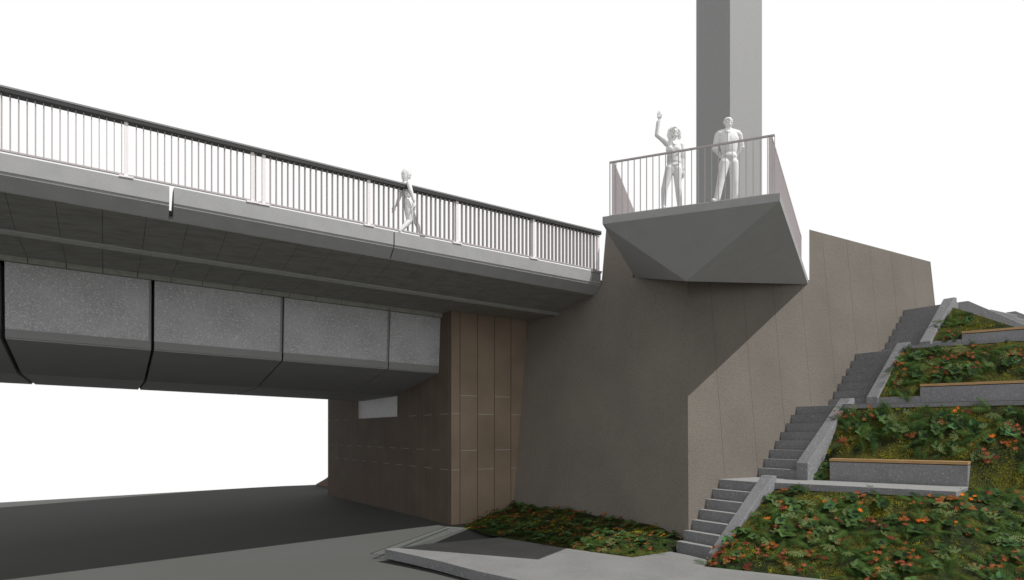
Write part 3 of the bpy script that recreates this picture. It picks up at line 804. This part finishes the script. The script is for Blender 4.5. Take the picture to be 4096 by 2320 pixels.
# S4: triangular bed on the plane rising from the highest kerb
sl4 = (n3_ * .62 + Z * .78).normalized(); pn4 = d3.cross(sl4).normalized()
pb3k = lev(pb3, kz3 - .02)
ap4 = PP(3812, 1229, pb3k, pn4); r4 = PP(4080, 1314, pb3k, pn4); r5 = ext(ap4, r4, 1.6)
planted('ground_cover', 'triangular bed of leafy planting behind the topmost bench', [pb3k, pb3k + d3 * 4.2], [ap4, r5], nu=26, nv=9, clear=[(b3l, b3r)])
# mound under the wing wall
top_ = [(2045, 2012), (2062, 2008), (2190, 2034), (2280, 2036), (2390, 2063), (2500, 2080), (2620, 2100), (2748, 2136)]
tops = [LW(x, y, -.02) for x, y in top_[1:]] 
lows = [PG(1850, 2107), PZ(2000, 2150, ZP - .02), PZ(2255, 2192, ZP - .02), PZ(2530, 2231, ZP - .02), PZ(2680, 2207, ZP - .02), PZ(2755, 2202, ZP)]
lows[0].z -= .02
tops[-1] = tops[-1] + B * .25 - V((0, 0, .02))
planted('ground_cover', 'low shaded mound of leafy planting in front of the dark leaning wall', lows, tops, nu=36, nv=8, bulge=.08, lush=.85)
# soil body under all of the slopes so that nothing is hollow
mb = MB()
def soil(lowl, upl, off=.06):
    a2 = polyl(lowl, 12); b2 = polyl(upl, 12)
    for i in range(12):
        q = [a2[i], a2[i + 1], b2[i + 1], b2[i]]; q = [p + V((0, .06, -off)) for p in q]
        mb.prism([V((p.x, p.y, CZ - 3.4)) for p in q], q)
soil(low[1:], up1); soil(lo2, [u2a, u2b, u2b + d2 * 2.6]); soil([lev(pb2, kzt - .02), lev(pb2 + d2 * 9, kzt - .02)], [lev(pf3, L3 - .09), lev(pf3 + d3 * 9, L3 - .09)]); soil([pb3k, pb3k + d3 * 4.2], [ap4, r5])
tag(obj('slope', mb, M['moss'], fix=False), kind='structure')

# ------------------------------------------------------------------ parapets at the top right
Yp = ap4.y + .5
def para(label, pts, Y, m='terrazzo'):
    p0 = P(pts[0][0], 1250, Y); nn_ = V((.25, 1, 0)).normalized(); f = [PP(x, y, p0, nn_) for x, y in pts]; mb = MB(); mb.prism(f, [p + V((.2, .3, 0)) for p in f])
    return tag(obj('parapet', mb, M[m], bevel=.01), label, 'parapet', 'concrete parapets at the top of the slope')
para('sloping grey concrete parapet directly behind the triangular bed, nearest of the hilltop parapets', [(3835, 1262), (3835, 1208), (3873, 1203), (4096, 1298), (4300, 1385), (4300, 1500), (4096, 1360)], Yp)
para('thin pale concrete parapet descending between the nearest and farthest hilltop parapets', [(3930, 1300), (3960, 1237), (4067, 1260), (4067, 1271), (4200, 1303), (4200, 1420)], Yp + 1.6, 'fascia')
para('short grey concrete parapet at the right picture edge, farthest of the hilltop parapets', [(4026, 1300), (4026, 1249), (4062, 1244), (4096, 1257), (4300, 1330), (4300, 1420)], Yp + 3.2)
q = [P(3806, 1226, Yp + 1.2), P(3845, 1233, Yp + 1.2)]; q = q + [q[1] - Z * .25, q[0] - Z * .25]; mb = MB(); mb.prism(q, [p + V((0, .5, 0)) for p in q]); tag(obj('kerb', mb, M['fascia']), 'small pale kerb between the top side wall and the hilltop parapets', 'kerb')

# ------------------------------------------------------------------ people
_b = bmesh.new(); bmesh.ops.create_icosphere(_b, subdivisions=2, radius=1)
_b.verts.ensure_lookup_table(); ICV = np.array([v.co[:] for v in _b.verts]); ICF = np.array([[v.index for v in f.verts] for f in _b.faces]); _b.free()
class Body:
    def __init__(s): s.v = []; s.f = []; s.n = 0
    def add(s, c, r): s.v.append(ICV * np.array(r) + np.array(c)); s.f.append(ICF + s.n); s.n += len(ICV)
def ell(bm, c, rx, ry, rz): bm.add(c[:], (rx, ry, rz))
def limb(bm, a, ra, b_, rb, flat=1.0):
    ell(bm, a, ra, ra * flat, ra); ell(bm, b_, rb, rb * flat, rb)
    d = b_ - a
    if d.length < 1e-4: return
    d.normalize(); u = d.orthogonal().normalized(); w = d.cross(u); n = 20; vs = []
    for c, r_ in ((a, ra), (b_, rb)):
        for k in range(n):
            an = 2 * math.pi * k / n; o_ = (u * math.cos(an) + w * math.sin(an)) * r_; vs.append((c.x + o_.x, c.y + o_.y * flat, c.z + o_.z))
    vs += [tuple(a), tuple(b_)]
    fs = []
    for k in range(n):
        k2 = (k + 1) % n; fs += [(k, k2, n + k2), (k, n + k2, n + k), (2 * n, k2, k), (2 * n + 1, n + k, n + k2)]
    bm.v.append(np.array(vs)); bm.f.append(np.array(fs) + bm.n); bm.n += len(vs)
def chain(bm, pts):
    for (a, ra), (b_, rb) in zip(pts, pts[1:]): limb(bm, a, ra, b_, rb)
def person_mesh(name, bm, parent, mtl, voxel=.007, smooth=3):
    org = wloc(parent); me = bpy.data.meshes.new(name); vv = np.concatenate(bm.v) - np.array(org[:]); me.from_pydata(vv.tolist(), [], np.concatenate(bm.f).tolist()); me.materials.append(mtl)
    o = bpy.data.objects.new(name, me); C.objects.link(o); o.parent = parent
    r = o.modifiers.new('remesh', 'REMESH'); r.mode = 'VOXEL'; r.voxel_size = voxel; r.use_smooth_shade = True
    s = o.modifiers.new('smooth', 'SMOOTH'); s.iterations = smooth; s.factor = .5
    return o
def hand(bm, wrist, palm, tips, thumb_tip, pn, r=.0085):
    """wrist, palm centre, four finger tips, thumb tip; pn palm normal"""
    ax = (palm - wrist).normalized(); side = ax.cross(pn).normalized()
    if (tips[0] - palm).dot(side) < 0: side = -side
    limb(bm, wrist, .024, palm, .026, .55)
    for s in (-1, 0, 1): ell(bm, palm + side * s * .022 + ax * .01, .022, .016, .036)
    for i, tp_ in enumerate(tips):
        kn = palm + ax * .045 + side * (.033 - .022 * i); mid = kn.lerp(tp_, .5) + pn * .006
        chain(bm, [(kn, r * 1.15), (mid, r), (tp_, r * .8)])
    b0 = palm - ax * .015 + side * .032; chain(bm, [(b0, r * 1.5), (b0.lerp(thumb_tip, .55), r * 1.2), (thumb_tip, r * .95)])

def face(bm, c, fw, up_, sd, s=1.0):
    """features on a head centred at c, fw the way it looks"""
    ell(bm, c + fw * .098 * s - up_ * .012, .014, .016, .014); limb(bm, c + fw * .088 * s + up_ * .025, .009, c + fw * .108 * s - up_ * .012, .013)
    for g in (-1, 1):
        limb(bm, c + fw * .083 * s + up_ * .034 + sd * g * .012, .010, c + fw * .072 * s + up_ * .034 + sd * g * .045, .009)   # brow
        ell(bm, c + fw * .078 * s + up_ * .012 + sd * g * .032, .012, .010, .007)                                             # eye
        ell(bm, c + fw * .055 * s - up_ * .02 + sd * g * .042, .024, .026, .026)                                               # cheek
        ell(bm, c + sd * g * .078 - up_ * .01, .010, .018, .030)                                                              # ear
    limb(bm, c + fw * .088 * s - up_ * .045 - sd * .018, .007, c + fw * .088 * s - up_ * .045 + sd * .018, .007)
    limb(bm, c + fw * .084 * s - up_ * .057 - sd * .013, .008, c + fw * .084 * s - up_ * .057 + sd * .013, .008)
    ell(bm, c + fw * .070 * s - up_ * .088, .026, .022, .022)

# --- woman waving on the balcony (traced joints: picture position, depth)
YW = 13.02
def w3(zx, zy, dy=0): return P(2570 + zx / 3.309, 420 + zy / 3.309, YW + dy)
U3 = YW / F / 3.309
FWD = V((-.12, -.97, .12)).normalized(); SD = V((1, -.12, 0)).normalized(); UPV = SD.cross(FWD); UPV = UPV if UPV.z > 0 else -UPV
root = empty('person', P(2690, 852, YW), 'white figure of a woman on the balcony waving her raised arm', 'person', 'white figures of people')
bm = Body()
hc = w3(428, 370, -.01); ell(bm, hc + Z * .02, .072, .092, .088); ell(bm, hc - Z * .035 - V((0, .015, 0)), .058, .070, .075); face(bm, hc, FWD, UPV, SD)
limb(bm, w3(430, 440), .045, w3(420, 500, .02), .052)
floor_z = CZ + 4.44
for sgn, sh, el, wr_, rs in ((-1, w3(325, 515, .02), w3(190, 398, -.06), w3(222, 205, -.10), None), (1, w3(512, 528, .02), w3(546, 715, .05), w3(536, 868, -.02), None)):
    chain(bm, [(sh, .052), (sh.lerp(el, .5), .045), (el, .038), (el.lerp(wr_, .35), .036), (wr_, .024)])
w_ = w3(222, 205, -.10); pm = w3(222, 160, -.11)
hand(bm, w_, pm, [w3(247, 102, -.10), w3(236, 76, -.12), w3(220, 70, -.12), w3(202, 86, -.12)], w3(256, 128, -.14), V((0, -1, 0)))
w_ = w3(536, 868, -.02); pm = w3(534, 905, -.03)
hand(bm, w_, pm, [w3(548, 962, -.07), w3(538, 970, -.06), w3(528, 968, -.05), w3(520, 958, -.04)], w3(552, 930, -.09), V((-1, -.2, 0)))
for hp, kn, an_, tx in ((w3(362, 850), w3(290, 1110, -.02), w3(280, 1345, .03), 262), (w3(462, 855), w3(474, 1110, -.03), w3(494, 1365, .04), 505)):
    an_.z = floor_z + .09
    chain(bm, [(hp, .088), (hp.lerp(kn, .5), .074), (kn, .055), (kn.lerp(an_, .3), .055), (an_, .036)])
    toe = V((w3(tx, 1300).x, an_.y - .17, floor_z + .035)); limb(bm, an_ - Z * .045 + V((0, .03, 0)), .038, toe, .032)
ell(bm, w3(412, 590, .02), .135, .10, .15); ell(bm, w3(415, 710, .02), .118, .088, .13); ell(bm, w3(412, 825, .02), .145, .108, .12)
body = person_mesh('body', bm, root, M['white'], .006, 2)
bm = Body()                                            # open jacket
limb(bm, w3(345, 520, .02), .068, w3(495, 530, .02), .066)
ell(bm, w3(414, 590, .02), .162, .116, .18); limb(bm, w3(414, 600, .02), .135, w3(414, 760, .02), .140, .78); limb(bm, w3(340, 512, .02), .05, w3(415, 482, .02), .05); limb(bm, w3(510, 520, .02), .05, w3(435, 482, .02), .05)
for g, x in ((-1, 375), (1, 462)): ell(bm, w3(x, 580, -.055), .060, .050, .062)
chain(bm, [(w3(330, 515, .02), .062), (w3(268, 455, -.02), .054)]); chain(bm, [(w3(258, 450, -.02), .046), (w3(190, 398, -.06), .044), (w3(208, 225, -.09), .036)])
chain(bm, [(w3(510, 528, .02), .062), (w3(545, 715, .05), .046), (w3(538, 850, -.01), .034)])
for g in (-1, 1): limb(bm, w3(425 + g * 32, 465, -.03), .014, w3(425 + g * 6, 520, -.10), .012)
limb(bm, w3(470, 745, -.10), .010, w3(512, 752, -.08), .010)
limb(bm, w3(455, 640, -.10), .008, w3(500, 620, -.09), .008)
person_mesh('jacket', bm, root, M['white'], .007, 2)
bm = Body()                                            # hair
ell(bm, hc + V((-.008, .045, .03)), .110, .090, .118)
for g in (-1, 1):
    chain(bm, [(w3(428 + g * 38, 310, -.03), .032), (w3(428 + g * 62, 360, 0), .034), (w3(428 + g * 64, 420, .02), .036), (w3(428 + g * 48, 462, .03), .026)])
    limb(bm, w3(428 + g * 8, 296, -.075), .026, w3(428 + g * 48, 330, -.05), .026)
chain(bm, [(w3(362, 330, .03), .034), (w3(345, 400, .05), .036), (w3(365, 465, .06), .026)])
person_mesh('hair', bm, root, M['white'], .007, 6)
bm = Body()                                            # cuff at the raised wrist and trousers
ell(bm, w3(412, 815, .02), .151, .114, .10)
for hp, kn, an_ in ((w3(362, 850), w3(290, 1110, -.02), w3(280, 1345, .03)), (w3(462, 855), w3(474, 1110, -.03), w3(494, 1365, .04))):
    chain(bm, [(hp, .094), (hp.lerp(kn, .5), .080), (kn, .064), (kn.lerp(an_, .4), .058), (an_, .046)])
person_mesh('trousers', bm, root, M['white'], .008, 14)

# --- man standing beside her
YM = 12.72
def m3(zx, zy, dy=0): return P(2570 + zx / 3.309, 420 + zy / 3.309, YM + dy)
FWD = V((.05, -.97, .18)).normalized(); SD = V((1, .05, 0)).normalized(); UPV = FWD.cross(SD); UPV = UPV if UPV.z > 0 else -UPV
root = empty('person', P(2915, 830, YM), 'white figure of a man in shirt and tie on the balcony, hands behind hips', 'person', 'white figures of people')
bm = Body()
hc = m3(1135, 236, -.01); ell(bm, hc + Z * .015, .078, .096, .090); ell(bm, hc - Z * .045 - V((0, .015, 0)), .062, .072, .072); face(bm, hc, FWD, UPV, SD)
limb(bm, m3(1138, 300), .056, m3(1140, 370, .02), .062)
AR = ((m3(1000, 400, .03), m3(958, 580, .10), m3(1040, 690, .10)), (m3(1275, 400, .03), m3(1312, 560, .10), m3(1255, 665, .10)))
for sh, el, wr_ in AR:
    chain(bm, [(sh, .060), (sh.lerp(el, .5), .052), (el, .043), (el.lerp(wr_, .4), .040), (wr_, .028)])
for (sh, el, wr_), g in zip(AR, (1, -1)):
    pm = wr_ + V((g * .05, .06, -.05)); tp_ = [pm + V((g * .055, .05, -.055 + .022 * i)) for i in range(4)]
    hand(bm, wr_, pm, tp_, pm + V((g * .01, -.03, -.06)), V((0, -1, 0)))
LG = ((m3(1085, 770), m3(1035, 1010, -.04), m3(985, 1262, -.06), -.12), (m3(1205, 775), m3(1218, 1010, -.01), m3(1222, 1290, .05), .02))
for hp, kn, an_, tx in LG:
    an_.z = floor_z + .10
    chain(bm, [(hp, .092), (hp.lerp(kn, .5), .078), (kn, .060), (an_, .042)])
    limb(bm, an_ + V((0, .04, -.05)), .044, V((an_.x + tx, an_.y - .16, floor_z + .04)), .038)
ell(bm, m3(1140, 500, .02), .17, .11, .2); ell(bm, m3(1148, 680, .02), .15, .11, .13)
person_mesh('body', bm, root, M['white'], .006, 2)
bm = Body()
limb(bm, m3(1020, 385, .02), .075, m3(1255, 385, .02), .075); ell(bm, m3(1140, 455, .02), .20, .135, .19); limb(bm, m3(1140, 470, .02), .185, m3(1146, 620, .02), .150, .72); limb(bm, m3(1030, 372, .02), .06, m3(1120, 345, .02), .055); limb(bm, m3(1245, 372, .02), .06, m3(1160, 345, .02), .055)
for sh, el, wr_ in AR:
    chain(bm, [(sh, .066), (sh.lerp(el, .55), .058), (el, .053), (el.lerp(wr_, .12), .053)]); ell(bm, el.lerp(wr_, .10), .062, .062, .03)
for g in (-1, 1): chain(bm, [(m3(1135 + g * 38, 318, -.03), .015), (m3(1135 + g * 16, 352, -.10), .013)])
limb(bm, m3(1134, 345, -.105), .014, m3(1134, 385, -.115), .009); limb(bm, m3(1134, 385, -.112), .009, m3(1138, 520, -.125), .015)
person_mesh('shirt', bm, root, M['white'], .007, 5)
bm = Body(); ell(bm, m3(1148, 690, .02), .158, .122, .12)
for hp, kn, an_, tx in LG: chain(bm, [(hp, .100), (hp.lerp(kn, .5), .088), (kn, .072), (kn.lerp(an_, .95), .062)])
person_mesh('trousers', bm, root, M['white'], .008, 14)
bm = Body(); ell(bm, hc + V((0, .035, .045)), .084, .085, .080)
chain(bm, [(m3(1100, 195, -.06), .024), (m3(1140, 180, -.085), .028), (m3(1180, 200, -.06), .024)])
for g in (-1, 1): limb(bm, m3(1135 + g * 48, 200, -.03), .02, m3(1135 + g * 51, 245, 0), .016)
person_mesh('hair', bm, root, M['white'], .007, 6)

# --- woman walking along the bridge
def k3(zx, zy, w=.24): return on_w(1500 + zx / 4.283, 640 + zy / 4.283, w - .13)
root = empty('person', k3(560, 1260), 'white matt figure of a woman walking along the bridge behind the railing', 'person', 'white figures of people')
bm = Body()
hc = k3(552, 245); FWD = (B + Z * .05).normalized(); SD = AW; UPV = Z
ell(bm, hc + Z * .015, .092, .080, .090); ell(bm, hc - Z * .045 + B * .02, .066, .058, .070); face(bm, hc, FWD, UPV, SD)
limb(bm, k3(540, 325), .046, k3(535, 385), .052)
ell(bm, k3(540, 470), .105, .125, .14); ell(bm, k3(545, 600), .088, .105, .13); ell(bm, k3(562, 750), .138, .145, .135)
an1, wn_ = k3(580, 400, .06), k3(672, 705, .0)
chain(bm, [(k3(575, 395, .07), .052), (k3(615, 530, .01), .043), (k3(635, 590, .0), .038), (wn_, .025)])
pm = k3(676, 765, .0); hand(bm, wn_, pm, [k3(690, 850, .0), k3(682, 868, .02), k3(672, 870, .04), k3(660, 858, .06)], k3(655, 815, -.03), AW)
wf = k3(362, 785, .44); chain(bm, [(k3(500, 400, .42), .052), (k3(445, 560, .46), .042), (k3(415, 640, .46), .038), (wf, .025)])
pm = k3(325, 825, .44); hand(bm, wf, pm, [k3(285, 885, .42), k3(292, 905, .44), k3(302, 912, .46), k3(312, 900, .48)], k3(335, 885, .40), AW)
bkf = k3(425, 1215, .17); frf = k3(785, 1262, .32)
chain(bm, [(k3(570, 800, .17), .105), (k3(582, 930, .17), .094), (k3(590, 1045, .17), .070), (k3(520, 1120, .17), .064), (bkf, .042)])
limb(bm, bkf + Z * .0, .034, k3(455, 1262, .17), .034)
chain(bm, [(k3(580, 800, .32), .092), (k3(650, 960, .32), .072), (k3(705, 1075, .32), .056), (k3(755, 1180, .32), .05), (frf, .036)])
limb(bm, frf - Z * .04, .036, k3(855, 1302, .32), .03)
person_mesh('body', bm, root, M['white'], .006, 2)
bm = Body()
ell(bm, hc + V((0, 0, .025)) - B * .02, .116, .110, .112); chain(bm, [(hc - B * .05 + Z * .0, .098), (hc - B * .06 - Z * .10, .082), (hc - B * .06 - Z * .125, .07)])
for g in (-1, 1): chain(bm, [(hc + SD * g * .06 + Z * .05 + B * .02, .045), (hc + SD * g * .075 - Z * .03 + B * .0, .042), (hc + SD * g * .07 - Z * .10 - B * .01, .032)])
person_mesh('hair', bm, root, M['white'], .007, 6)
bm = Body()
ell(bm, k3(540, 450), .112, .140, .12); ell(bm, k3(545, 590), .094, .112, .14); ell(bm, k3(563, 740), .131, .142, .13)
chain(bm, [(k3(575, 395, .07), .060), (k3(615, 530, .01), .050), (k3(662, 690, .0), .034)]); chain(bm, [(k3(500, 400, .42), .060), (k3(445, 560, .46), .050), (k3(372, 770, .44), .034)])
person_mesh('top', bm, root, M['white'], .007, 2)

# ------------------------------------------------------------------ light
sd_ = V((-.628, .27, -1)).normalized()
sun_d = bpy.data.lights.new('sun', 'SUN'); sun_d.energy = 3.6; sun_d.angle = math.radians(.35); sun_d.color = (1, .985, .96)
sun = bpy.data.objects.new('sun', sun_d); C.objects.link(sun); sun.rotation_euler = sd_.to_track_quat('-Z', 'Y').to_euler(); sun.location = (20, -10, 40)
W = bpy.data.worlds.new('World'); S.world = W; W.use_nodes = True
nt = W.node_tree; bg = nt.nodes['Background']; bg.inputs[1].default_value = 1.0
tc = nt.nodes.new('ShaderNodeTexCoord'); sp = nt.nodes.new('ShaderNodeSeparateXYZ'); L(nt, tc.outputs['Generated'], sp.inputs[0])
mxw = nt.nodes.new('ShaderNodeMix'); mxw.data_type = 'RGBA'; mxw.blend_type = 'MULTIPLY'; mxw.inputs[0].default_value = 1; L(nt, mxw.outputs[2], bg.inputs[0])
L(nt, ramp(nt, math_(nt, 'ABSOLUTE', sp.outputs[0]), [(.0, 1.0), (.68, 1.0), (.82, .40)]), mxw.inputs[7])  # sides out of view dimmed to cut the light under the bridge
L(nt, ramp(nt, sp.outputs[2], [(.0, 1.0), (.60, 1.0), (.72, .16), (1.0, .10)]), mxw.inputs[6])     # white round the horizon, dimmed overhead to lower the ambient light
S.view_settings.view_transform = 'Standard'; S.view_settings.look = 'None'; S.view_settings.gamma = 1; S.view_settings.exposure = 0
S.cycles.max_bounces = 6; S.cycles.diffuse_bounces = 3
